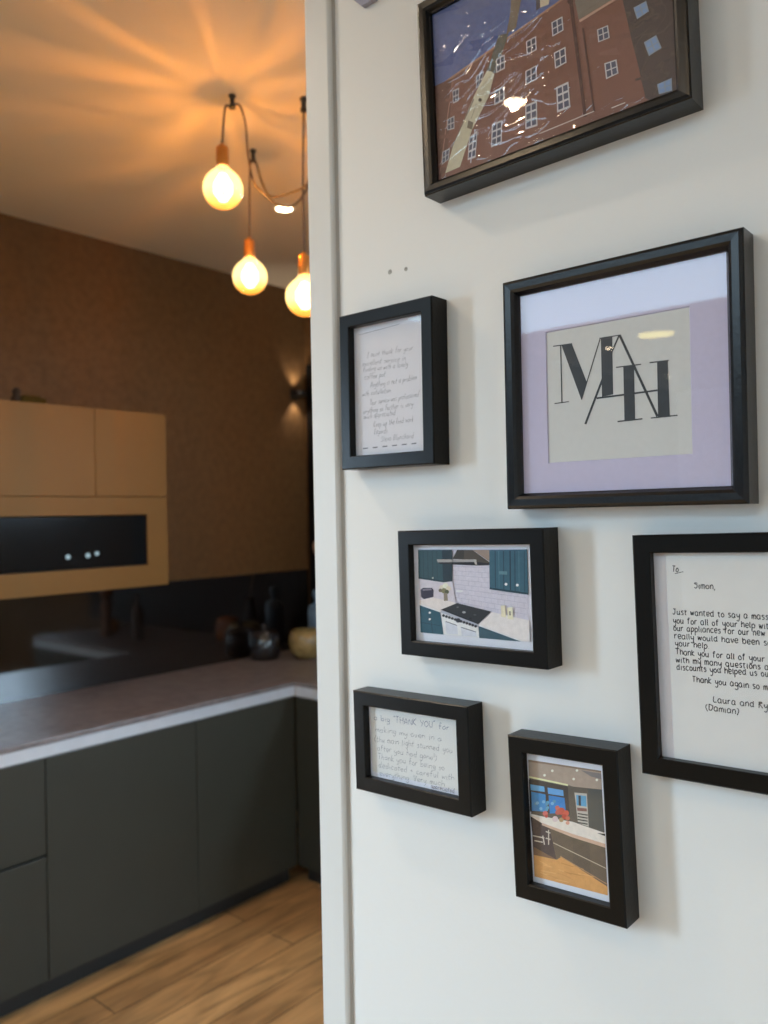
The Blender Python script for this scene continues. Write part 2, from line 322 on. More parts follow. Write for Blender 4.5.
def clip(poly, r):
    x0, x1, z0, z1 = r
    for ax, lim, sg in ((0, x0, 1), (0, x1, -1), (1, z0, 1), (1, z1, -1)):
        out = []
        for i in range(len(poly)):
            a, b = poly[i-1], poly[i]; da, db = sg*(a[ax]-lim), sg*(b[ax]-lim)
            if (da >= 0) != (db >= 0):
                t = da/(da-db); out.append((a[0]+(b[0]-a[0])*t, a[1]+(b[1]-a[1])*t))
            if db >= 0: out.append(b)
        poly = out
        if not poly: return []
    return poly
class Art:
    """a printed picture: flat coloured shapes on the sheet, one mesh"""
    def __init__(s, fr, ox, oy, k, rect=None, gain=1.25):
        s.f, s.ox, s.oy, s.k, s.n, s.gain = fr, ox, oy, k, 0, gain; s.V = []; s.F = []; s.C = []
        g = .0028; s.r = rect or (-fr.ow-g, fr.ow+g, -fr.oh-g, fr.oh+g)
    def src(s, ox, oy, k): s.ox, s.oy, s.k = ox, oy, k
    def L(s, p): return s.f.loc(s.ox+p[0]/s.k, s.oy+p[1]/s.k)
    def raw(s, P, c):
        P = clip(list(P), s.r)
        if len(P) < 3: return
        s.n += 1; y = s.f.py - .00008 - s.n*.000006
        b = len(s.V); s.V += [(x, y, z) for x, z in P]; s.F.append(list(range(b, b+len(P)))); c = lin(c); s.C.append(tuple(min(.85, v*s.gain) for v in c))
    def poly(s, P, c): s.raw([s.L(p) for p in P], c)
    def line(s, a, b, w, c):
        a, b = Vector(a), Vector(b); d = (b-a).normalized(); n = Vector((-d.y, d.x))*w/2
        s.poly([a+n, b+n, b-n, a-n], c)
    def disc(s, x, y, r, c, ry=None, n=12): s.poly([(x+r*math.cos(6.2832*i/n), y+(ry or r)*math.sin(6.2832*i/n)) for i in range(n)], c)
    def window(s, q, fc=(190,186,188), pc=(88,88,104), nx=2, ny=2):
        s.poly(q, fc); a, b, c, d = [Vector(p) for p in q]
        def P(u, v): return (a.lerp(b, u)).lerp(d.lerp(c, u), v)
        mx, my = .10, .08
        for i in range(nx):
            for j in range(ny):
                u0, u1 = mx+(1-mx)*i/nx, (1-mx)*(i+1)/nx; v0, v1 = my+(1-my)*j/ny, (1-my)*(j+1)/ny
                s.poly([P(u0, v0), P(u1, v0), P(u1, v1), P(u0, v1)], pc)
    def build(s, name, parent):
        me = bpy.data.meshes.new(name); me.from_pydata(s.V, [], s.F)
        at = me.color_attributes.new('print_colour', 'FLOAT_COLOR', 'CORNER')
        for p, c in zip(me.polygons, s.C):
            for li in p.loop_indices: at.data[li].color = (*c, 1)
        me.materials.append(MPRINT); o = bpy.data.objects.new(name, me); COL.objects.link(o); o.parent = parent; return o

# --- 1. building photograph, at the top
F1 = Frame('large black frame at the top with photo of a brick building and crane boom', -.5408,.6153,.3936,.2864,.0251,.0419,.0192, prof='bevel', recess=.012)
A = Art(F1, 425, 0, 5.392)
A.poly([(-200,-900),(1800,-900),(1800,1200),(-200,1200)], (96,112,162))
for i in range(26):
    x, y = random.uniform(20,900), random.uniform(-700,420)
    A.poly([(x+random.uniform(40,150)*math.cos(t)-random.uniform(0,20), y+random.uniform(12,40)*math.sin(t)-.5*math.cos(t)*70) for t in [k*.6 for k in range(10)]], random.choice([(92,110,160),(78,97,155),(104,116,158)]))
A.poly([(20,510),(674,45),(1100,-260),(1900,-260),(1900,1300),(20,1300)], (132,90,80))
A.line((20,506),(1000,-186),9,(172,132,104))
A.poly([(20,480),(150,420),(115,930),(20,980)], (112,78,70)); A.line((150,425),(80,940),5,(165,120,105))
for i in range(60):
    x, y = random.uniform(60,1300), random.uniform(60,900)
    if y < 560-.71*x: continue
    A.poly([(x,y),(x+random.uniform(40,130),y-random.uniform(10,50)),(x+random.uniform(40,130),y+12),(x,y+16)], random.choice([(136,95,84),(126,86,77),(140,99,88),(130,88,76)]))
A.poly([(620,-20),(675,-20),(668,25),(622,42)], (214,200,176)); A.poly([(600,-20),(622,-20),(622,42),(600,58)], (90,84,92))
# crane boom
A.poly([(440,185),(492,150),(530,-60),(490,-200),(470,-200),(462,60)], (128,116,104))
A.poly([(332,386),(385,396),(425,262),(452,180),(398,190),(362,300)], (104,104,98))
A.poly([(335,383),(360,386),(376,400),(345,520),(255,700),(190,900),(110,935),(160,760),(262,528)], (200,192,166))
A.line((330,392),(120,850),5,(120,104,92)); A.line((290,480),(335,505),6,(150,140,120)); A.disc(299,540,10,(92,84,74)); A.poly([(235,650),(262,660),(255,700),(228,690)],(120,110,95))
A.line((300,500),(250,640),3,(160,150,130))
for q in (((545,225),(600,195),(603,270),(550,297)),((542,385),(603,352),(605,428),(543,460)),((375,490),(430,465),(430,540),(375,570)),((385,320),(430,295),(432,370),(385,395)),((275,410),(320,385),(305,455),(278,480)),((150,490),(185,475),(183,545),(152,560)),((122,645),(160,625),(160,695),(122,705)),((95,820),(135,800),(130,860),(92,890))): A.window(q)
for q in (((542,570),(605,543),(608,680),(543,700)),((362,670),(418,648),(415,770),(358,797)),((240,740),(285,705),(275,850),(232,865))): A.window(q, nx=2, ny=3)
A.line((272,700),(248,880),5,(190,190,200))
A.poly([(335,383),(360,386),(376,400),(345,520),(300,600),(262,528)], (198,190,164)); A.disc(299,540,10,(92,84,74))
A.src(540, 0, 5.486)
A.poly([(150,-60),(180,-60),(215,110),(395,0),(560,-100),(560,-400),(150,-400)], (128,118,108)); A.poly([(215,112),(395,2),(600,-120),(600,-104),(400,14),(222,124)], (186,150,132))
A.poly([(370,-200),(455,0),(500,200),(545,380),(580,540),(900,700),(1200,-400)], (84,72,70))
for i in range(14):
    x, y = random.uniform(520,700), random.uniform(-60,460); A.poly([(x,y),(x+40,y-12),(x+42,y),(x,y+12)], random.choice([(92,78,74),(76,66,66)]))
A.poly([(160,0),(180,-2),(258,640),(242,645)], (86,60,56)); A.poly([(232,155),(242,155),(305,612),(294,614)], (92,64,58)); A.disc(168,10,16,(84,60,56))
for q in (((65,125),(125,92),(132,168),(70,203)),((78,292),(142,258),(148,345),(85,380)),((315,165),(375,140),(385,210),(322,235)),((355,350),(422,328),(433,405),(365,437))): A.window(q)
A.window(((92,480),(158,450),(170,590),(97,620)), nx=2, ny=3)
for q in (((515,45),(585,8),(600,65),(535,108)),((572,235),(640,195),(670,265),(600,310)),((645,465),(725,430),(728,500),(655,520))): A.window(q, fc=(140,150,165), pc=(128,150,185))
A.line((0,735),(300,612),5,(205,190,180)); A.line((395,595),(470,565),5,(215,205,195))
pr = F1.sheet('photo_print', MWHITEP); A.build('printed_image', pr)
# crinkled clear sleeve in front of the print
bm = bmesh.new(); nx, nz = 260, 190; g = .001
from mathutils import noise
vv = []
for j in range(nz+1):
    for i in range(nx+1):
        x = (-1+2*i/nx)*(F1.ow-g); z = (-1+2*j/nz)*(F1.oh-g)
        q = Vector((x*30+z*14, 0, z*64-x*22)); w = noise.noise(q + Vector((noise.noise(q*.5)*1.6, 3, noise.noise(q*.5+Vector((5,5,5)))*1.2)))
        rid = (1-min(1, abs(w)*1.6))**5
        u, v2 = F1.loc(505, 75); amp = .25+1.0*math.exp(-((x-u)**2+(z-v2)**2)/(.06**2))
        vv.append(bm.verts.new((x, F1.py-.0007-.0012*rid*amp, z)))
for j in range(nz):
    for i in range(nx): a = j*(nx+1)+i; bm.faces.new((vv[a], vv[a+1], vv[a+nx+2], vv[a+nx+1]))
obj('plastic_sleeve', bm, MSLEEVE, F1.e, smooth=True, keep=True)

# --- 2. monogram
F2 = Frame('large square black frame with lilac mount and black MAH monogram card', -.445,.1586,.3168,.3114,.0016,.0392,.021, prof='bevel', recess=.012)
a = F2.loc(546,332); b = F2.loc(690,306.5); c = F2.loc(693.4,454.5); d = F2.loc(548.6,463.6)
hx0, hx1, hz0, hz1 = (a[0]+d[0])/2, (b[0]+c[0])/2, (c[1]+d[1])/2, (a[1]+b[1])/2
F2.sheet('monogram_card', MCREAM)
card = [o for o in F2.e.children if o.name.startswith('monogram_card')][0]
bm = bmesh.new(); y0, y1 = F2.py-.0013, F2.py-.0001; g = .003
O = [(-F2.ow-g, -F2.oh-g), (F2.ow+g, -F2.oh-g), (F2.ow+g, F2.oh+g), (-F2.ow-g, F2.oh+g)]; I = [(hx0,hz0),(hx1,hz0),(hx1,hz1),(hx0,hz1)]
vo = [bm.verts.new((x, y0, z)) for x, z in O]; vi = [bm.verts.new((x, y0, z)) for x, z in I]
vb = [bm.verts.new((x+(.0008 if x < 0 else -.0008), y1, z+(.0008 if z < 0 else -.0008))) for x, z in I]
for i in range(4):
    j = (i+1) % 4; bm.faces.new((vo[i], vo[j], vi[j], vi[i])); bm.faces.new((vi[i], vi[j], vb[j], vb[i]))
obj('mount_board', bm, MLILAC, F2.e)
bm = bmesh.new()
def lp(x, y): return F2.loc(540+x/5.12, 320+y/5.12)
yk = F2.py-.0002
def kpoly(P):
    bm.faces.new([bm.verts.new((lp(*p)[0], yk-kpoly.n*.00001, lp(*p)[1])) for p in P]); kpoly.n += 1
kpoly.n = 0
def kline(a, b, w):
    a, b = Vector(a), Vector(b); dd = (b-a).normalized(); n = Vector((-dd.y, dd.x))*w/2; kpoly([a+n, b+n, b-n, a-n])
kline((68,135),(165,121),5); kline((106,130),(113,421),6); kline((75,428),(148,418),5); kpoly([(110,128),(163,121),(241,320),(213,410)])
kline((213,408),(309,94),5.5); kpoly([(312,92),(370,84),(375,381),(318,393)]); kline((305,94),(412,77),5); kline((233,533),(322,300),11); kline((368,165),(406,78),8); kline((320,310),(372,160),5)
kline((408,77),(602,494),13); kline((290,401),(602,360),9)
kpoly([(427,240),(482,232),(488,508),(433,514)]); kline((390,243),(518,227),6); kline((398,520),(525,506),7)
kpoly([(600,215),(655,208),(665,490),(605,496)]); kline((562,219),(660,207),6); kline((568,502),(705,488),6)
obj('monogram', bm, mat('black_print', (.03,.033,.037), .5, noise=(80,.1)), card)

# --- 3. small handwritten letter, left
F3 = Frame('small upright black box frame with faint handwritten note beside the white trim', -.8197,.196,.1883,.2483,-.0015,.0384,.0209, recess=.011)
F3.sheet('white_backing', MWHITEP)
a = F3.loc(358.5,334); b = F3.loc(421.5,450.5)
sh = F3.sheet('letter_sheet', mat('cool_paper', (.80,.79,.84), .7, noise=(60,.012)), (a[0], F3.ow+.002, b[1]+.002, a[1]), dy=-.0005)
bm = bmesh.new(); yy = F3.py-.00065
def P3(x, y): return F3.loc(345+x/6.824, 310+y/6.824)
for t, p, q in (('I must thank for your',(150,325),(465,272)),('excellent service in',(120,385),(415,343)),('finding us with a lovely',(125,425),(430,382)),('coffee pot',(135,475),(275,455)),
                ('Anything is not a problem',(175,530),(490,475)),('with installation',(120,590),(312,563)),('Your service was professional',(170,650),(505,590)),('anything so further is very',(125,708),(465,655)),
                ('much appreciated',(130,745),(345,715)),('Keep up the kind work.',(195,800),(475,758)),('Regards',(200,850),(290,838)),('Steve Blanchard',(245,900),(470,872))):
    write(bm, t, P3(*p), P3(*q), .0072, .00038, yy, slant=.25, rough=.06)
for i in range(6):
    x = 125+i*66; y = 946-i*6.6; A3, B3 = P3(x, y), P3(x+34, y-3.5); stroke(bm, [A3, B3], .0014, yy)
l1, l2 = P3(95,172), P3(380,95); stroke(bm, [l1, l2], .0004, yy)
obj('handwriting', bm, MINKB, sh)

# --- 4. kitchen photograph
F4 = Frame('landscape black box frame with photo of a teal kitchen and range cooker', -.6704,-.1191,.2515,.1881,.0156,.0405,.0218, recess=.010)
pr = F4.sheet('photo_print', MWHITEP)
A = Art(F4, 410, 540, 5.486)
A.poly([(47,52),(645,50),(661,557),(60,506)], (200,195,206))
for i in range(14):
    y = 62+i*24; A.line((232,y+10),(640,y+10+i*6.5),2,(172,168,184))
    for k in range(12): x = 250+k*36+(18 if i % 2 else 0); A.line((x,y+10+(x-232)*i*.0159),(x+1,y+34+(x-232)*(i+1)*.0159),1.6,(178,174,188))
A.poly([(50,212),(235,228),(255,345),(130,318),(55,330)], (196,188,196))
A.poly([(47,54),(235,53),(236,226),(185,232),(50,212)], (44,72,80)); A.poly([(178,54),(235,53),(236,226),(185,232)], (26,44,54))
for x in (75,100,125,150): A.line((x,60),(x+3,205),3,(34,58,66))
A.line((50,206),(183,226),6,(30,50,58)); A.disc(128,208,5,(170,170,160))
A.poly([(262,54),(345,54),(440,122),(438,136),(368,138),(350,108),(236,104)], (74,66,58)); A.poly([(262,54),(300,54),(300,106),(236,104)], (54,50,46)); A.poly([(345,54),(440,54),(440,118)], (150,130,118))
A.poly([(150,106),(362,106),(368,120),(155,122)], (158,152,150)); A.poly([(160,122),(368,120),(438,128),(438,137),(368,139),(165,131)], (32,32,38)); A.poly([(352,106),(366,106),(372,136),(360,134)], (176,170,164))
A.poly([(438,54),(645,52),(652,300),(440,270)], (54,90,106))
for x, w_, c_ in ((470,5,(38,66,80)),(490,3,(78,116,130)),(516,5,(38,66,80)),(552,6,(28,52,66)),(578,5,(38,66,80)),(600,3,(78,116,130)),(630,4,(40,70,84))): A.line((x,58),(x+2,262+(x-440)*.12),w_,c_)
A.line((440,264),(652,294),9,(32,58,70)); A.disc(530,242,8,(225,222,215)); A.disc(592,247,8,(225,222,215)); A.poly([(490,170),(536,172),(536,190),(490,188)], (84,120,130))
A.poly([(55,330),(130,315),(262,345),(168,392),(55,352)], (214,204,200)); A.line((55,352),(168,392),6,(235,230,230))
A.poly([(57,358),(168,396),(190,518),(62,506)], (42,80,94)); A.line((110,376),(128,510),3,(28,56,68)); A.disc(112,398,6,(215,210,205)); A.disc(112,434,6,(215,210,205)); A.line((60,450),(170,470),3,(30,58,70))
A.poly([(62,272),(75,262),(125,262),(134,275),(132,312),(80,324),(64,310)], (50,46,62)); A.poly([(72,268),(122,266),(122,274),(74,278)], (120,112,122))
for x, y, r, c in ((180,262,16,(205,196,180)),(198,250,15,(222,214,196)),(214,266,14,(206,196,176)),(190,278,15,(120,116,84)),(206,284,12,(80,84,62)),(170,276,10,(110,98,82))): A.disc(x,y,r,c)
A.poly([(188,290),(208,290),(212,332),(190,334)], (130,120,104)); A.disc(275,280,20,(235,235,238),6)
A.poly([(262,345),(448,392),(378,462),(172,382)], (40,42,46)); A.disc(300,396,10,(150,150,150),6); A.disc(265,368,7,(90,90,90),4); A.disc(360,410,8,(70,72,74),5); A.disc(335,430,8,(22,22,24),5)
A.poly([(172,384),(376,464),(384,536),(188,516)], (214,214,220)); A.poly([(172,384),(376,464),(377,478),(175,398)], (170,172,182))
for i in range(12):
    t = i/11; A.disc(188+176*t, 414+58*t, 8 if i not in (5,) else 13, (38,40,50))
A.poly([(196,444),(262,466),(268,518),(204,512)], (196,198,208)); A.line((200,446),(262,468),4,(90,92,100)); A.poly([(282,474),(366,500),(370,530),(288,524)], (196,198,208)); A.line((284,478),(366,504),4,(90,92,100))
A.poly([(452,394),(658,440),(661,557),(620,554),(380,464)], (216,208,206)); A.line((380,466),(622,556),5,(238,234,232)); A.poly([(380,472),(612,556),(384,536)], (56,82,94))
A.poly([(502,360),(526,357),(530,424),(505,420)], (218,206,178)); A.poly([(537,370),(566,368),(570,436),(540,432)], (222,210,184)); A.poly([(548,390),(556,390),(557,412),(549,412)], (120,110,100))
A.build('printed_image', pr)

# --- 5. thank you note
F5 = Frame('small landscape black box frame with handwritten thank you note, lower left', -.7855,-.3599,.2242,.1582,.0211,.038,.0224, recess=.011)
F5.sheet('white_backing', MWHITEP)
sh = F5.sheet('letter_sheet', mat('ivory_note', (.80,.79,.76), .7, noise=(60,.012)), (F5.loc(372,750)[0], F5.ow-.006, -F5.oh+.006, F5.oh+.002), dy=-.0005)
bm = bmesh.new(); yy = F5.py-.00065; bmb = bmesh.new()
def P5(x, y): return F5.loc(360+x/7.314, 700+y/7.314)
for t, p, q in (('making my oven in a',(115,228),(600,300)),('(the main light stunned you',(108,300),(680,385)),('after you had gone!)',(128,365),(560,442)),
                ('Thank you for being so',(133,428),(620,515)),('dedicated + careful with',(138,490),(690,588)),('everything. Very much',(145,552),(620,628))):
    write(bm, t, P5(*p), P5(*q), .0078, .00042, yy, slant=.15, rough=.06)
write(bmb, 'a big "THANK YOU" for', P5(105,145), P5(655,218), .0078, .00055, yy, slant=.1, rough=.05)
write(bm, 'appreciated', P5(520,642), P5(692,678), .0062, .0005, yy, slant=.15, rough=.05)
obj('handwriting', bm, MINKB, sh); obj('heading_handwriting', bmb, mat('blue_ink', (.06,.09,.2), .6, noise=(200,.2)), sh)

# --- 6. island photograph
F6 = Frame('small upright black box frame with photo of a kitchen island, bottom of the wall', -.5248,-.415,.1603,.2207,.0367,.0388,.0217, recess=.011)
pr = F6.sheet('photo_print', MWHITEP)
A = Art(F6, 518, 745, 6.02, gain=1.1)
A.poly([(62,88),(500,155),(541,905),(100,790)], (96,90,84))
A.poly([(62,88),(500,155),(504,268),(330,250),(300,240),(65,186)], (172,154,140)); A.poly([(380,152),(500,172),(501,206),(440,190)], (130,124,124)); A.poly([(62,88),(500,155),(500,165),(62,100)], (140,120,104))
A.poly([(68,186),(300,236),(302,247),(68,198)], (255,226,180))
for x, y in ((207,155),(355,153),(160,182),(335,205),(475,210)): A.disc(x,y,8,(255,240,215))
A.poly([(66,206),(300,250),(312,420),(72,400)], (70,66,64))
for q, c in ((((74,236),(158,250),(162,282),(77,272)),(104,170,216)),(((178,256),(272,272),(276,308),(182,294)),(100,160,214)),(((80,280),(166,298),(172,402),(84,396)),(66,140,200)),(((184,302),(280,318),(290,410),(192,412)),(60,132,200))): A.poly(q, c)
for i in range(10): x = random.uniform(85,270); A.disc(x, 345+random.uniform(-10,45), 10, random.choice([(90,160,190),(90,150,180),(120,180,215)]))
A.poly([(340,286),(415,292),(426,492),(362,470)], (188,182,172)); A.poly([(350,300),(410,306),(414,372),(354,362)], (96,160,200)); A.poly([(364,304),(378,305),(380,366),(366,364)], (50,60,70)); A.poly([(356,376),(414,382),(416,400),(358,396)], (130,90,88))
for y in (412,430,448,466): A.line((360,y),(420,y+10),7,(60,58,60))
A.poly([(420,262),(505,270),(522,522),(430,494)], (80,84,84))
A.poly([(75,425),(145,445),(200,500),(235,690),(95,612)], (72,62,66))
for a_, b_ in (((90,545),(160,560)),((150,545),(160,600)),((100,575),(150,585)),((185,510),(185,600)),((168,520),(196,530)),((168,560),(196,568))): A.line(a_, b_, 7, (196,188,180))
A.poly([(190,495),(330,556),(527,618),(538,852),(232,690)], (100,88,78)); A.poly([(330,556),(430,588),(440,790),(332,740)], (92,82,74)); A.line((213,588),(535,744),5,(190,176,160))
A.poly([(75,412),(140,428),(330,462),(525,530),(527,618),(330,556),(145,470),(75,428)], (232,218,208)); A.poly([(145,468),(330,535),(527,595),(527,618),(330,556),(145,482)], (206,172,150)); A.line((75,418),(140,434),6,(250,240,230))
A.poly([(478,530),(526,534),(524,548)], (36,34,34))
for x, y, r, c in ((238,378,14,(196,110,100)),(262,398,22,(200,90,76)),(290,410,18,(206,96,80)),(240,405,15,(190,100,90)),(280,432,16,(190,80,66)),(300,440,13,(200,110,90)),(165,412,16,(206,110,104)),(172,428,10,(190,80,70)),(225,445,18,(216,196,196)),(262,450,14,(180,150,110)),(300,468,12,(214,160,140))): A.disc(x,y,r,c)
A.poly([(95,640),(235,690),(262,672),(540,852),(541,905),(100,790)], (214,156,96)); A.poly([(95,612),(235,690),(95,660)], (120,92,74))
for i in range(16):
    x, y = random.uniform(110,420), 0; y = 700+(x-100)*.22+random.uniform(-30,90); A.line((x,y),(x+random.uniform(30,90),y+random.uniform(12,30)),5,random.choice([(224,170,110),(196,138,80),(206,148,92)]))
A.line((255,668),(540,838),5,(180,140,104))
A.build('printed_image', pr)
a = F6.loc(526,760); b = F6.loc(531.5,880)
bm = bmesh.new(); box(bm, -F6.ow-.002, a[0], F6.py-.0006, F6.py-.0003, -F6.oh, F6.oh); obj('card_edge', bm, MPAPER, F6.e)

# --- 7. large letter at the right edge
F7 = Frame('large black frame at right edge with neat handwritten thank you letter', -.2334,-.1754,.3822,.294,.0239,.030,.022, recess=.010)
F7.sheet('white_backing', MWHITEP)
a = F7.loc(669.5,640)
sh = F7.sheet('letter_sheet', mat('letter_paper', (.80,.78,.745), .7, noise=(60,.012)), (a[0], F7.ow+.002, -F7.oh-.002, F7.oh-.001), dy=-.0005)
bm = bmesh.new(); yy = F7.py-.00065
def P7(x, y): return F7.loc(640+x/6, 545+y/6)
HW = .0056
for t, p, q in (('To',(193,158),(232,163)),('Simon,',(325,260),(452,266)),('Just wanted to say a mass',(197,415),(772,448)),('you for all of your help with',(200,468),(800,505)),('our appliances for our new',(202,513),(752,545)),
                ('really would have been so',(208,560),(790,604)),('your help.',(212,603),(416,622)),('Thank you for all of your',(216,655),(750,700)),('with my many questions a',(218,703),(775,750)),('discounts you helped us ou',(221,747),(775,790)),
                ('Thank you again so m',(315,819),(768,870)),('Laura and Ry',(440,942),(768,982)),('(Damian)',(395,988),(595,1015))):
    write(bm, t, P7(*p), P7(*q), HW, .00086, yy, slant=0, rough=.03, xh=.74)
stroke(bm, [P7(210,172), P7(262,160)], .0006, yy)
obj('handwriting', bm, MINK, sh)

# plaque tip at the top of the wall, old nail holes
pt = [ony(353,-.5,W-.004), ony(363.5,7.5,W-.004), ony(377,-.5,W-.004), ony(366,-16,W-.004)]
bm = bmesh.new(); ce = sum(pt, Vector())/4
f_ = [bm.verts.new(Vector((p.x-ce.x, -.004, p.z-ce.z))) for p in pt]; b_ = [bm.verts.new(Vector((p.x-ce.x, .0032, p.z-ce.z))) for p in pt]
bm.faces.new(f_); bm.faces.new(b_[::-1])
for i in range(4): bm.faces.new((f_[i], f_[(i+1) % 4], b_[(i+1) % 4], b_[i]))
tag(obj('wall_plaque', bm, mat('lilac_grey_card', (.33,.33,.42), .6, noise=(40,.05)), loc=(ce.x, W-.004, ce.z), bevel=.0008), 'tip of a small lilac grey plaque at the top edge of the white wall', 'plaque')
for (px, py, rr), lb in (((390,272,.0030), 'left one of two small nail marks in the wall above the small note'), ((406,269,.0026), 'right one of two small nail marks in the wall above the small note')):
    p = ony(px, py, W); bm = bmesh.new()
    lathe(bm, [(0,.0001),(rr*.4,.0002),(rr*.6,.0008),(rr,.0003),(rr*1.1,0)], 14)
    o = obj('nail_mark', bm, mat('filler', (.42,.40,.36), .8, noise=(200,.4)), smooth=True, loc=(p.x, W-.0003, p.z)); o.rotation_euler = (math.radians(90), 0, 0); tag(o, lb, 'nail hole', 'old nail marks on the wall')

# ---------------------------------------------------------------- kitchen
FX = -2.776          # cabinet fronts
RY = 2.58            # front of the return run
TZ = .93
def carcass(name, label, x0, x1, y0, y1, fronts, face, group):
    e = thing(name, label, 'cabinet', ((x0+x1)/2, (y0+y1)/2, 0), group)
    if face == 'x':
        boxo('body', x0, FX-.024, y0+.001, y1-.001, .085, .862, MPLINTH, e)
        boxo('plinth', x0, FX-.06, y0+.001, y1-.001, 0, .084, MPLINTH, e)
        for n, z0, z1 in fronts: boxo(n, FX-.022, FX, y0+.0018, y1-.0018, z0, z1, MCAB, e, .0015)
        bm = bmesh.new(); L = e.location
        prism(bm, [(FX-.023-L.x, .864), (FX-.004-L.x, .864), (FX-.004-L.x, .868), (FX+.001-L.x, .868), (FX+.001-L.x, .9095), (FX-.023-L.x, .9095)], y0-L.y, y1-L.y)
        for v in bm.verts: v.co = Vector((v.co.x, v.co.z, v.co.y))
        obj('handle_rail', bm, MRAIL, e)
    else:
        boxo('body', x0+.001, x1-.001, RY+.024, y1, .085, .862, MPLINTH, e)
        boxo('plinth', x0+.001, x1-.001, RY+.06, y1, 0, .084, MPLINTH, e)
        for n, z0, z1 in fronts: boxo(n, x0+.0018, x1-.0018, RY, RY+.022, z0, z1, MCAB, e, .0015)
        boxo('handle_rail', x0, x1, RY-.001, RY+.023, .864, .9095, MRAIL, e)
    return e
G = 'dark olive base cabinets'
carcass('base_cabinet', 'dark olive two drawer base cabinet at left edge of the kitchen', SX+.01, FX, .70, 1.389, [('drawer', .085, .517), ('drawer', .527, .862)], 'x', G)
carcass('base_cabinet', 'wide dark olive base cabinet door right of the drawer unit', SX+.01, FX, 1.389, 2.027, [('door', .085, .862)], 'x', G)
carcass('base_cabinet', 'dark olive base cabinet door next to the inner corner', SX+.01, FX, 2.027, 2.579, [('door', .085, .862)], 'x', G)
carcass('base_cabinet', 'lighter facing base cabinet on the return run beside the white trim', FX+.002, -2.19, RY, BY-.03, [('door', .085, .862)], 'y', G)
carcass('base_cabinet', 'return run base cabinet at its far end behind the picture wall', -2.19, -1.616, RY, BY-.03, [('door', .085, .862)], 'y', G)
bm = bmesh.new()
prism(bm, [(KX+.001,.69),(FX+.004,.69),(FX+.004,RY-.004),(-1.61,RY-.004),(-1.61,BY-.022),(KX+.001,BY-.022)], .911, TZ)
tag(obj('worktop', bm, MTOP, bevel=.002), 'brown stone L-shaped worktop over the dark base cabinets', 'worktop')
# splashbacks and dark panel
tag(boxo('splashback', KX+.001, SX, .692, BY-.023, TZ+.0003, 1.379, MSPL), 'polished dark granite splashback along the bronze wall', 'splashback')
tag(boxo('wall_panel', KX+.03, -1.0, BY-.020, BY-.001, TZ+.001, 2.57, MDARK, bevel=.002), 'tall black wall panel in the far kitchen corner', 'wall panel')
# upper cabinet
UX = -3.13; UY1 = 2.152
e = thing('wall_cabinet', 'ochre wall cabinet hung on the bronze wall over the worktop', 'cabinet', ((KX+UX)/2, 1.3, 1.397))
nz0, nz1, ny1 = 1.494, 1.708, 2.047
bm = bmesh.new(); L = e.location
def bb(x0,x1,y0,y1,z0,z1): box(bm, x0-L.x, x1-L.x, y0-L.y, y1-L.y, z0-L.z, z1-L.z)
bb(KX+.002, UX-.02, .5, UY1, 2.14, 2.158); bb(KX+.002, UX-.02, UY1-.018, UY1, 1.397, 2.14); bb(KX+.002, UX-.02, .5, .518, 1.397, 2.14); bb(KX+.002, UX-.02, .518, UY1-.018, 1.397, 1.415); bb(KX+.002, UX-.02, .518, UY1-.018, 1.715, 1.733); bb(KX+.002,KX+.012,.518,UY1-.018,1.415,2.14)
obj('carcass', bm, MTAN, e)
for a_, b_ in ((.5,1.8042),(1.8058,UY1)): boxo('door', UX-.019, UX, a_, b_, 1.79, 2.158, MTAN, e, .0015)
bm = bmesh.new()
bb(UX-.019, UX, .5, UY1, 1.712, 1.787); bb(UX-.019, UX, .5, UY1, 1.397, 1.490); bb(UX-.019, UX, ny1+.004, UY1, 1.490, 1.712)
obj('front_surround', bm, MTAN, e)
e = thing('built_in_oven', 'black glass built-in oven set in the ochre wall cabinet', 'oven', ((KX+UX)/2, 1.3, 1.416))
boxo('housing', KX+.02, UX-.02, .53, ny1-.01, 1.416, 1.705, MPLINTH, e)
boxo('glass_front', UX-.0185, UX-.004, .53, ny1, nz0, nz1, MBGL, e, .001)
boxo('trim_edge', UX-.018, UX-.001, ny1+.0005, ny1+.0035, nz0, nz1, MTAN, e)
EI = emat('pale_emissive', (.62,.86,.95), .55)  # weak emission for the small pale discs on the black glass
for px, py, r in ((68,557,.010),(88,555.5,.010),(97,553.5,.009)):
    p = onx(px, py, UX-.003); bm = bmesh.new(); lathe(bm, [(0,-.0006),(r,-.0006),(r,.0006),(0,.0006)], 20)
    o = obj('pale_disc', bm, EI, e, loc=(p.x-e.location.x, p.y-e.location.y, p.z-e.location.z)); o.rotation_euler = (0, math.radians(90), 0)
# small things on top of the wall cabinet
bm = bmesh.new(); p = onx(27, 396, -3.2); box(bm, -.03,.03,-.05,.05,0,.022); box(bm,-.02,.02,-.035,.035,.022,.030)
tag(obj('trinket_box', bm, mat('olive_wood', (.045,.028,.005), .95, spec=.1, noise=(30,.2)), loc=(-3.17, p.y, 2.1585), bevel=.004), 'low olive brown box on top of the ochre cabinet', 'box')
bm = bmesh.new(); p = onx(13, 394, -3.2); lathe(bm, [(0,0),(.02,0),(.024,.012),(.012,.03),(.017,.042),(.010,.055),(0,.058)], 20)
tag(obj('ornament', bm, mat('dark_bronze', (.03,.018,.01), .7, metal=0, spec=.2, noise=(30,.2)), loc=(-3.17, p.y, 2.1585), smooth=True), 'tiny dark ornament on the ochre cabinet left of the box', 'ornament')

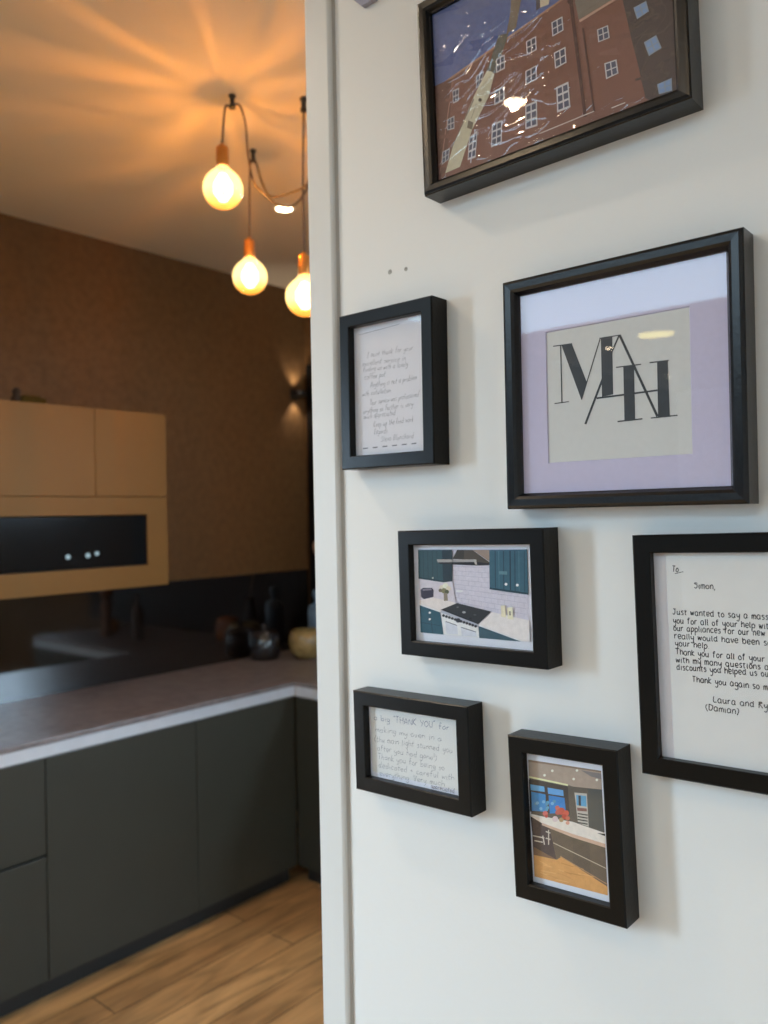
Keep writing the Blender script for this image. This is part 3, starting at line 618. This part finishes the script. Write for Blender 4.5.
# pots and bottles on the return worktop
def pot(name, label, cat, x, y, prof, m, lid=None, group=None, rim=None):
    e = thing(name, label, cat, (x, y, TZ+.0003), group); bm = bmesh.new(); lathe(bm, prof, 40); obj('body', bm, m, e, smooth=True)
    if lid: bm = bmesh.new(); lathe(bm, lid[0], 40); obj('lid', bm, lid[1], e, smooth=True)
    return e
p = onz(297, 661, TZ)
pot('glazed_pot', 'olive gold glazed round pot on the worktop beside the white trim', 'pot', -3.19, 3.06,
    [(0,0),(.065,0),(.088,.03),(.100,.075),(.098,.115),(.084,.145),(.076,.150),(.072,.150),(.080,.138),(.092,.11),(.094,.075),(.08,.035),(.06,.01),(0,.008)], mat('olive_glaze', (.30,.21,.08), .18, coat=.5, noise=(25,.3)))
pot('cooking_pot', 'black round lidded pot left of the olive glazed pot', 'pot', -3.352, 2.90,
    [(0,0),(.07,0),(.085,.02),(.090,.07),(.084,.12),(.080,.125),(.074,.122),(.08,.07),(.07,.012),(0,.01)], mat('black_enamel', (.012,.012,.015), .15, coat=.5, noise=(30,.2)),
    lid=([(.083,.126),(.082,.131),(.05,.150),(.014,.156),(.012,.166),(.020,.176),(.014,.186),(0,.188)], mat('dark_lid', (.02,.018,.02), .2, coat=.4, noise=(30,.2))))
pot('storage_canister', 'tall blue grey canister behind the olive glazed pot', 'canister', -3.27, 3.22,
    [(0,0),(.048,0),(.052,.01),(.052,.235),(.046,.245),(0,.245)], mat('blue_grey_ceramic', (.10,.17,.26), .3, noise=(25,.1)),
    lid=([(.047,.246),(.047,.258),(.018,.270),(.014,.285),(.026,.320),(.022,.345),(0,.352)], mat('blue_grey_lid', (.11,.19,.29), .3, noise=(25,.1))))
pot('pepper_mill', 'tall brown wooden pepper mill mirrored in the dark splashback', 'mill', -2.035, 2.865,
    [(0,0),(.036,0),(.040,.02),(.034,.06),(.030,.12),(.036,.18),(.038,.215),(.024,.235),(.024,.245),(.038,.262),(.042,.29),(.034,.32),(.012,.335),(0,.336)], mat('walnut_wood', (.26,.12,.06), .35, noise=(25,.3,(1,1,.2))))
pot('oil_bottle', 'dark brown bottle mirrored in the splashback right of the mill', 'bottle', -2.366, 2.884,
    [(0,0),(.036,0),(.038,.01),(.038,.17),(.030,.20),(.014,.225),(.013,.27),(.016,.272),(.016,.290),(0,.291)], mat('brown_glass', (.10,.06,.04), .12, coat=.5, noise=(25,.2)))
pot('spice_jar', 'small amber jar mirrored in the splashback left of the mill', 'jar', -1.90, 2.99,
    [(0,0),(.03,0),(.034,.01),(.036,.06),(.030,.08),(0,.08)], mat('amber_glass', (.5,.22,.06), .2, noise=(25,.2)), lid=([(.031,.081),(.031,.10),(0,.101)], MHOOK))
pot('copper_canister', 'orange brown jar mirrored in the splashback behind the black pot', 'jar', -2.86, 3.20,
    [(0,0),(.06,0),(.072,.02),(.076,.08),(.068,.13),(.05,.145),(0,.146)], mat('orange_glaze', (.40,.13,.035), .25, coat=.4, noise=(25,.3)))
# vase with a dried stem
e = pot('stem_vase', 'slim dark vase with a pale dried stem behind the white trim', 'vase', -3.02, 3.25, [(0,0),(.04,0),(.05,.05),(.045,.14),(.022,.24),(.026,.27),(.02,.268),(.016,.24),(.03,.14),(0,.02)], MHOOK)
bm = bmesh.new(); tip = ony(315.5, 543, 3.20)-e.location
tube(bm, smooth_pts([(0,0,.06),(0,0,.27),(tip.x*.3,tip.y*.3,.45),(tip.x*.92,tip.y,tip.z-.03)]), .003)
tube(bm, smooth_pts([(tip.x*.72,tip.y*.8,tip.z-.11),(tip.x*.85,tip.y*.9,tip.z-.06),(tip.x*.95,tip.y,tip.z-.02),(tip.x,tip.y,tip.z+.012)]), [.006+.022*math.sin(math.pi*min(1,(i+1)/19)) for i in range(19)], 12)
obj('dried_stem', bm, mat('dried_stem', (.50,.30,.19), .8, noise=(60,.3)), e)
# wall lamp up/down
wl = thing('wall_light', 'small dark up and down wall light on the bronze wall near the corner', 'wall light', (KX+.0005, 3.26, 2.395))
bm = bmesh.new(); box(bm, 0,.006,-.03,.03,-.03,.03); obj('wall_plate', bm, MHOOK, wl, .002)
bm = bmesh.new(); lathe(bm, [(0,-.014),(.034,-.014),(.036,-.012),(.036,.012),(.034,.014),(0,.014)], 24); obj('lamp_body', bm, MHOOK, wl, loc=(.05,0,0))
bm = bmesh.new(); box(bm, .005,.02,-.006,.006,-.006,.006); obj('bracket', bm, MHOOK, wl)
for sgn, nm in ((1,'up'),(-1,'down')):
    ld = bpy.data.lights.new('wall_light_beam', 'SPOT'); ld.energy = 3.5; ld.color = (1,.86,.66); ld.spot_size = math.radians(95); ld.spot_blend = .8; ld.shadow_soft_size = .012
    lo = bpy.data.objects.new('wall_light_beam', ld); COL.objects.link(lo); lo.parent = wl; lo.location = (.035, 0, sgn*.022)
    lo.rotation_euler = (math.pi if sgn > 0 else 0, 0, 0)

# ---------------------------------------------------------------- pendants
shell = bpy.data.materials.new('amber_bulb_glass'); shell.use_nodes = True; nt = shell.node_tree; nt.nodes.clear()
o_ = nt.nodes.new('ShaderNodeOutputMaterial'); ad = nt.nodes.new('ShaderNodeAddShader'); mx = nt.nodes.new('ShaderNodeMixShader')
t_ = nt.nodes.new('ShaderNodeBsdfTransparent'); t_.inputs[0].default_value = (.97,.85,.55,1); g_ = nt.nodes.new('ShaderNodeBsdfGlossy'); g_.inputs[1].default_value = .05
f_ = schlick(nt, .03); em = nt.nodes.new('ShaderNodeEmission')
tc = nt.nodes.new('ShaderNodeTexCoord'); sp = nt.nodes.new('ShaderNodeSeparateXYZ'); rp = nt.nodes.new('ShaderNodeValToRGB'); mr = nt.nodes.new('ShaderNodeMapRange')
mr.inputs['From Min'].default_value = -.062; mr.inputs['From Max'].default_value = .062
rp.color_ramp.elements[0].position = 0; rp.color_ramp.elements[0].color = (.75,.24,.03,1); rp.color_ramp.elements[1].position = .42; rp.color_ramp.elements[1].color = (1.0,.78,.34,1)
el = rp.color_ramp.elements.new(.16); el.color = (.85,.34,.05,1)
em.inputs[1].default_value = 1.15
Lk = nt.links.new
Lk(tc.outputs['Object'], sp.inputs[0]); Lk(sp.outputs['Z'], mr.inputs['Value']); Lk(mr.outputs[0], rp.inputs[0]); Lk(rp.outputs[0], em.inputs[0])
Lk(f_, mx.inputs[0]); Lk(t_.outputs[0], mx.inputs[1]); Lk(g_.outputs[0], mx.inputs[2]); Lk(mx.outputs[0], ad.inputs[0]); Lk(em.outputs[0], ad.inputs[1]); Lk(ad.outputs[0], o_.inputs[0])
MFIL = emat('glowing_filament', (1,.72,.30), 14)
def pendant(label, bx, by, bz, hook, cable, seed, power):
    e = thing('pendant_lamp', label, 'pendant lamp', (bx, by, bz), 'amber globe pendants'); L = e.location; R = .061
    bm = bmesh.new(); prof = [(0,-R)]+[(R*math.sin(math.pi*k/20), -R*math.cos(math.pi*k/20)) for k in range(1,17)]+[(.025,.058),(.019,.068),(.018,.078)]
    lathe(bm, prof, 40); gl = obj('glass_globe', bm, shell, e, smooth=True)
    bm = bmesh.new()
    for k in range(10):
        a = 2*math.pi*k/10
        tube(bm, [(.008*math.cos(a), .008*math.sin(a), .045), (.026*math.cos(a+.15), .026*math.sin(a+.15), .015), (.026*math.cos(a+.3), .026*math.sin(a+.3), -.012), (.010*math.cos(a+.45), .010*math.sin(a+.45), -.036)], .0028, 6)
    obj('filament', bm, MFIL, gl)
    bm = bmesh.new(); lathe(bm, [(0,.140),(.006,.140),(.008,.134),(.016,.130),(.019,.126),(.0195,.070),(.0185,.066),(0,.066)], 28); obj('lamp_holder', bm, MCOP, e, smooth=True, bevel=0)
    bm = bmesh.new(); tube(bm, [(p[0]-bx, p[1]-by, p[2]-bz) for p in smooth_pts(cable)], .0036, 8); obj('fabric_cable', bm, MCABLE, e)
    bm = bmesh.new(); hx, hy = hook[0]-bx, hook[1]-by; hz = CZ-bz
    lathe(bm, [(0,hz-.001),(.012,hz-.001),(.012,hz-.006),(.0075,hz-.010),(.0075,hz-.030),(.011,hz-.034),(.011,hz-.042),(0,hz-.044)], 16, hx, hy); obj('ceiling_hook', bm, MHOOK, e)
    ld = bpy.data.lights.new('filament_glow', 'POINT'); ld.energy = power; ld.color = (1,.42,.10); ld.shadow_soft_size = .006; ld.use_nodes = True
    nt = ld.node_tree; em = nt.nodes['Emission']; tc = nt.nodes.new('ShaderNodeNewGeometry'); sx = nt.nodes.new('ShaderNodeSeparateXYZ')
    cx = nt.nodes.new('ShaderNodeCombineXYZ'); nr = nt.nodes.new('ShaderNodeVectorMath'); nr.operation = 'NORMALIZE'; sc = nt.nodes.new('ShaderNodeVectorMath'); sc.operation = 'SCALE'; sc.inputs['Scale'].default_value = 7.0
    ad = nt.nodes.new('ShaderNodeVectorMath'); ad.inputs[1].default_value = (seed, seed*2.3, 0)
    zz = nt.nodes.new('ShaderNodeMath'); zz.operation = 'MULTIPLY'; zz.inputs[1].default_value = .5; cb = nt.nodes.new('ShaderNodeCombineXYZ'); a2 = nt.nodes.new('ShaderNodeVectorMath')
    no = nt.nodes.new('ShaderNodeTexNoise'); no.inputs['Scale'].default_value = 1.6; no.inputs['Detail'].default_value = 4.5
    mr = nt.nodes.new('ShaderNodeMapRange'); mr.inputs['From Min'].default_value = .32; mr.inputs['From Max'].default_value = .68; mr.inputs['To Min'].default_value = .30; mr.inputs['To Max'].default_value = 1.75
    K = nt.links.new
    K(tc.outputs['Incoming'], sx.inputs[0]); K(sx.outputs['X'], cx.inputs['X']); K(sx.outputs['Y'], cx.inputs['Y']); K(cx.outputs[0], nr.inputs[0]); K(nr.outputs[0], sc.inputs[0])
    K(sc.outputs[0], ad.inputs[0]); K(sx.outputs['Z'], zz.inputs[0]); K(zz.outputs[0], cb.inputs['Z']); K(ad.outputs[0], a2.inputs[0]); K(cb.outputs[0], a2.inputs[1])
    K(a2.outputs[0], no.inputs['Vector']); K(no.outputs['Fac'], mr.inputs['Value']); K(mr.outputs[0], em.inputs['Strength'])
    lo = bpy.data.objects.new('filament_glow', ld); COL.objects.link(lo); lo.parent = e
h1 = onz(232,95,CZ); h2 = onz(253,150,CZ); h3 = onz(303.5,98,CZ)
b1 = onx(223,189,-2.0); b2 = onx(250,277,-2.23); b3 = onx(305,297,-1.85)
PW = 8.0
pendant('leftmost amber globe pendant hanging highest under the orange ceiling', *b1, h1,
        [b1+Vector((0,0,.138)), onx(223.5,122,-1.995), onx(226,106,-1.99), h1-Vector((.008,0,.036)), h1-Vector((0,0,.030)), onx(240,106,-1.985), onx(245.5,125,-2.0), onx(248,155,-2.02), onx(253,180,-1.98), onx(260,190.5,-1.93), onx(269,198.5,-1.85), onx(277,204.6,-1.77), onx(292,206,-1.64), onx(306,191,-1.52), onx(325,150,-1.40), Vector((-1.30,1.75,2.975))], 1.3, PW)
pendant('middle amber globe pendant hanging lower on a straight cable', *b2, h2,
        [b2+Vector((0,0,.138)), onx(249.5,200,-2.235), onx(250,165,-2.235), h2-Vector((.008,0,.040)), h2-Vector((0,0,.030)), onx(257,165,-2.19), onx(261,180,-2.12), onx(267,193,-2.03), onx(273,197,-1.97), onx(284,195,-1.83), onx(306,185.5,-1.60), onx(325,160,-1.45), Vector((-1.30,1.78,2.975))], 4.7, PW)
pendant('rightmost amber globe pendant partly hidden by the white trim', *b3, h3,
        [b3+Vector((0,0,.138)), b3+Vector((0,0,.35)), h3-Vector((0,0,.040))], 8.1, PW)
bm = bmesh.new(); lathe(bm, [(0,0),(.05,0),(.055,-.004),(.055,-.024),(.05,-.028),(0,-.028)], 32)
tag(obj('ceiling_rose', bm, MHOOK, loc=(-1.30,1.765,CZ-.0005), smooth=False), 'black ceiling rose where the pendant cables meet, behind the picture wall', 'ceiling rose')

# ---------------------------------------------------------------- ceiling lights
MDL = emat('downlight_lens', (1,.80,.55), 28)
def downlight(label, x, y, r, m, ring=.012, power=0, col=(1,.84,.66)):
    e = thing('ceiling_downlight', label, 'downlight', (x, y, CZ-.0005), 'recessed downlights')
    bm = bmesh.new(); lathe(bm, [(r,-.001),(r+ring,-.001),(r+ring,-.004),(r+.002,-.006),(r,-.003),(r,-.001)], 32); obj('bezel', bm, MTRIM, e)
    bm = bmesh.new(); lathe(bm, [(0,-.0025),(r-.0005,-.0025),(r-.0005,-.001),(0,-.001)], 32); obj('lens', bm, m, e)
    if power:
        ld = bpy.data.lights.new('downlight_beam', 'SPOT'); ld.energy = power; ld.color = col; ld.spot_size = math.radians(160); ld.spot_blend = .8; ld.shadow_soft_size = .012
        lo = bpy.data.objects.new('downlight_beam', ld); COL.objects.link(lo); lo.parent = e; lo.location = (0,0,-.016)
downlight('recessed downlight in the orange ceiling right of the pendants', -2.56, 2.37, .034, MDL, power=8)
downlight('recessed downlight in front of the picture wall', -1.36, -.63, .034, MDL, power=26, col=(1,.74,.46))
downlight('added unseen downlight warming the picture wall from further right', .25, -.9, .034, MDL, power=12, col=(1,.74,.46))  # added out of sight for extra warm light on the picture wall
downlight('added unseen downlight over the kitchen floor left of the pendants', -1.75, .30, .034, MDL, power=34)  # added out of view to brighten the floor, worktop and doors
for x, y in ((-2.91,-4.58),(-3.1,-6.3),(-1.2,-5.6)): downlight('recessed downlight in the showroom ceiling behind the viewer', x, y, .034, MDL)
MYL = emat('yellow_lamp_diffuser', (1,.80,.25), 9)
downlight('wide yellow round ceiling lamp behind the viewer', -2.42, -4.35, .13, MYL, ring=.02)
# backlit ceiling panel
e = thing('ceiling_light_panel', 'large backlit white ceiling panel behind the viewer', 'ceiling light', (-1.5,-2.7,CZ-.0005))
boxo('diffuser', -3.40, .45, -3.55, -1.75, CZ-.012, CZ-.003, emat('cool_diffuser', (.55,.80,1.0), 5.8), e)
bm = bmesh.new(); L = e.location
for a_ in ((-3.44,-3.40,-3.59,-1.71),(.45,.49,-3.59,-1.71),(-3.40,.45,-3.59,-3.55),(-3.40,.45,-1.75,-1.71)): box(bm, a_[0]-L.x, a_[1]-L.x, a_[2]-L.y, a_[3]-L.y, -.018, -.001)
obj('panel_frame', bm, MTRIM, e)

# daylight
wd = bpy.data.worlds.new('sky'); SC.world = wd; wd.use_nodes = True
nt = wd.node_tree; bg = nt.nodes['Background']; bg.inputs[1].default_value = 80
tc = nt.nodes.new('ShaderNodeTexCoord'); sp = nt.nodes.new('ShaderNodeSeparateXYZ'); rp = nt.nodes.new('ShaderNodeValToRGB'); mr = nt.nodes.new('ShaderNodeMapRange')
mr.inputs['From Min'].default_value = -1; mr.inputs['From Max'].default_value = 1
rp.color_ramp.elements[0].position = .485; rp.color_ramp.elements[0].color = (.075,.085,.095,1)      # pavement
rp.color_ramp.elements[1].position = .515; rp.color_ramp.elements[1].color = (.57,.79,1,1)          # overcast sky
nt.links.new(tc.outputs['Generated'], sp.inputs[0]); nt.links.new(sp.outputs['Z'], mr.inputs['Value']); nt.links.new(mr.outputs[0], rp.inputs[0]); nt.links.new(rp.outputs[0], bg.inputs[0])
pl = bpy.data.lights.new('window_portal', 'AREA'); pl.shape = 'RECTANGLE'; pl.size = wz1-wz0; pl.size_y = wy1-wy0; pl.cycles.is_portal = True
po = bpy.data.objects.new('window_portal', pl); COL.objects.link(po); po.location = (KX-.13, (wy0+wy1)/2, (wz0+wz1)/2); po.rotation_euler = (0, math.radians(-90), 0)
pl = bpy.data.lights.new('back_window_portal', 'AREA'); pl.shape = 'RECTANGLE'; pl.size = vx1-vx0; pl.size_y = vz1-vz0; pl.cycles.is_portal = True
po = bpy.data.objects.new('back_window_portal', pl); COL.objects.link(po); po.location = ((vx0+vx1)/2, BY+.11, (vz0+vz1)/2); po.rotation_euler = (math.radians(-90), 0, 0)

SC.view_settings.view_transform = 'Standard'; SC.view_settings.look = 'None'; SC.view_settings.gamma = 1; SC.view_settings.use_curve_mapping = False
SC.view_settings.exposure = 0
SC.cycles.max_bounces = 8; SC.cycles.transparent_max_bounces = 16; SC.cycles.caustics_reflective = False; SC.cycles.caustics_refractive = False
SC.cycles.sample_clamp_indirect = 6
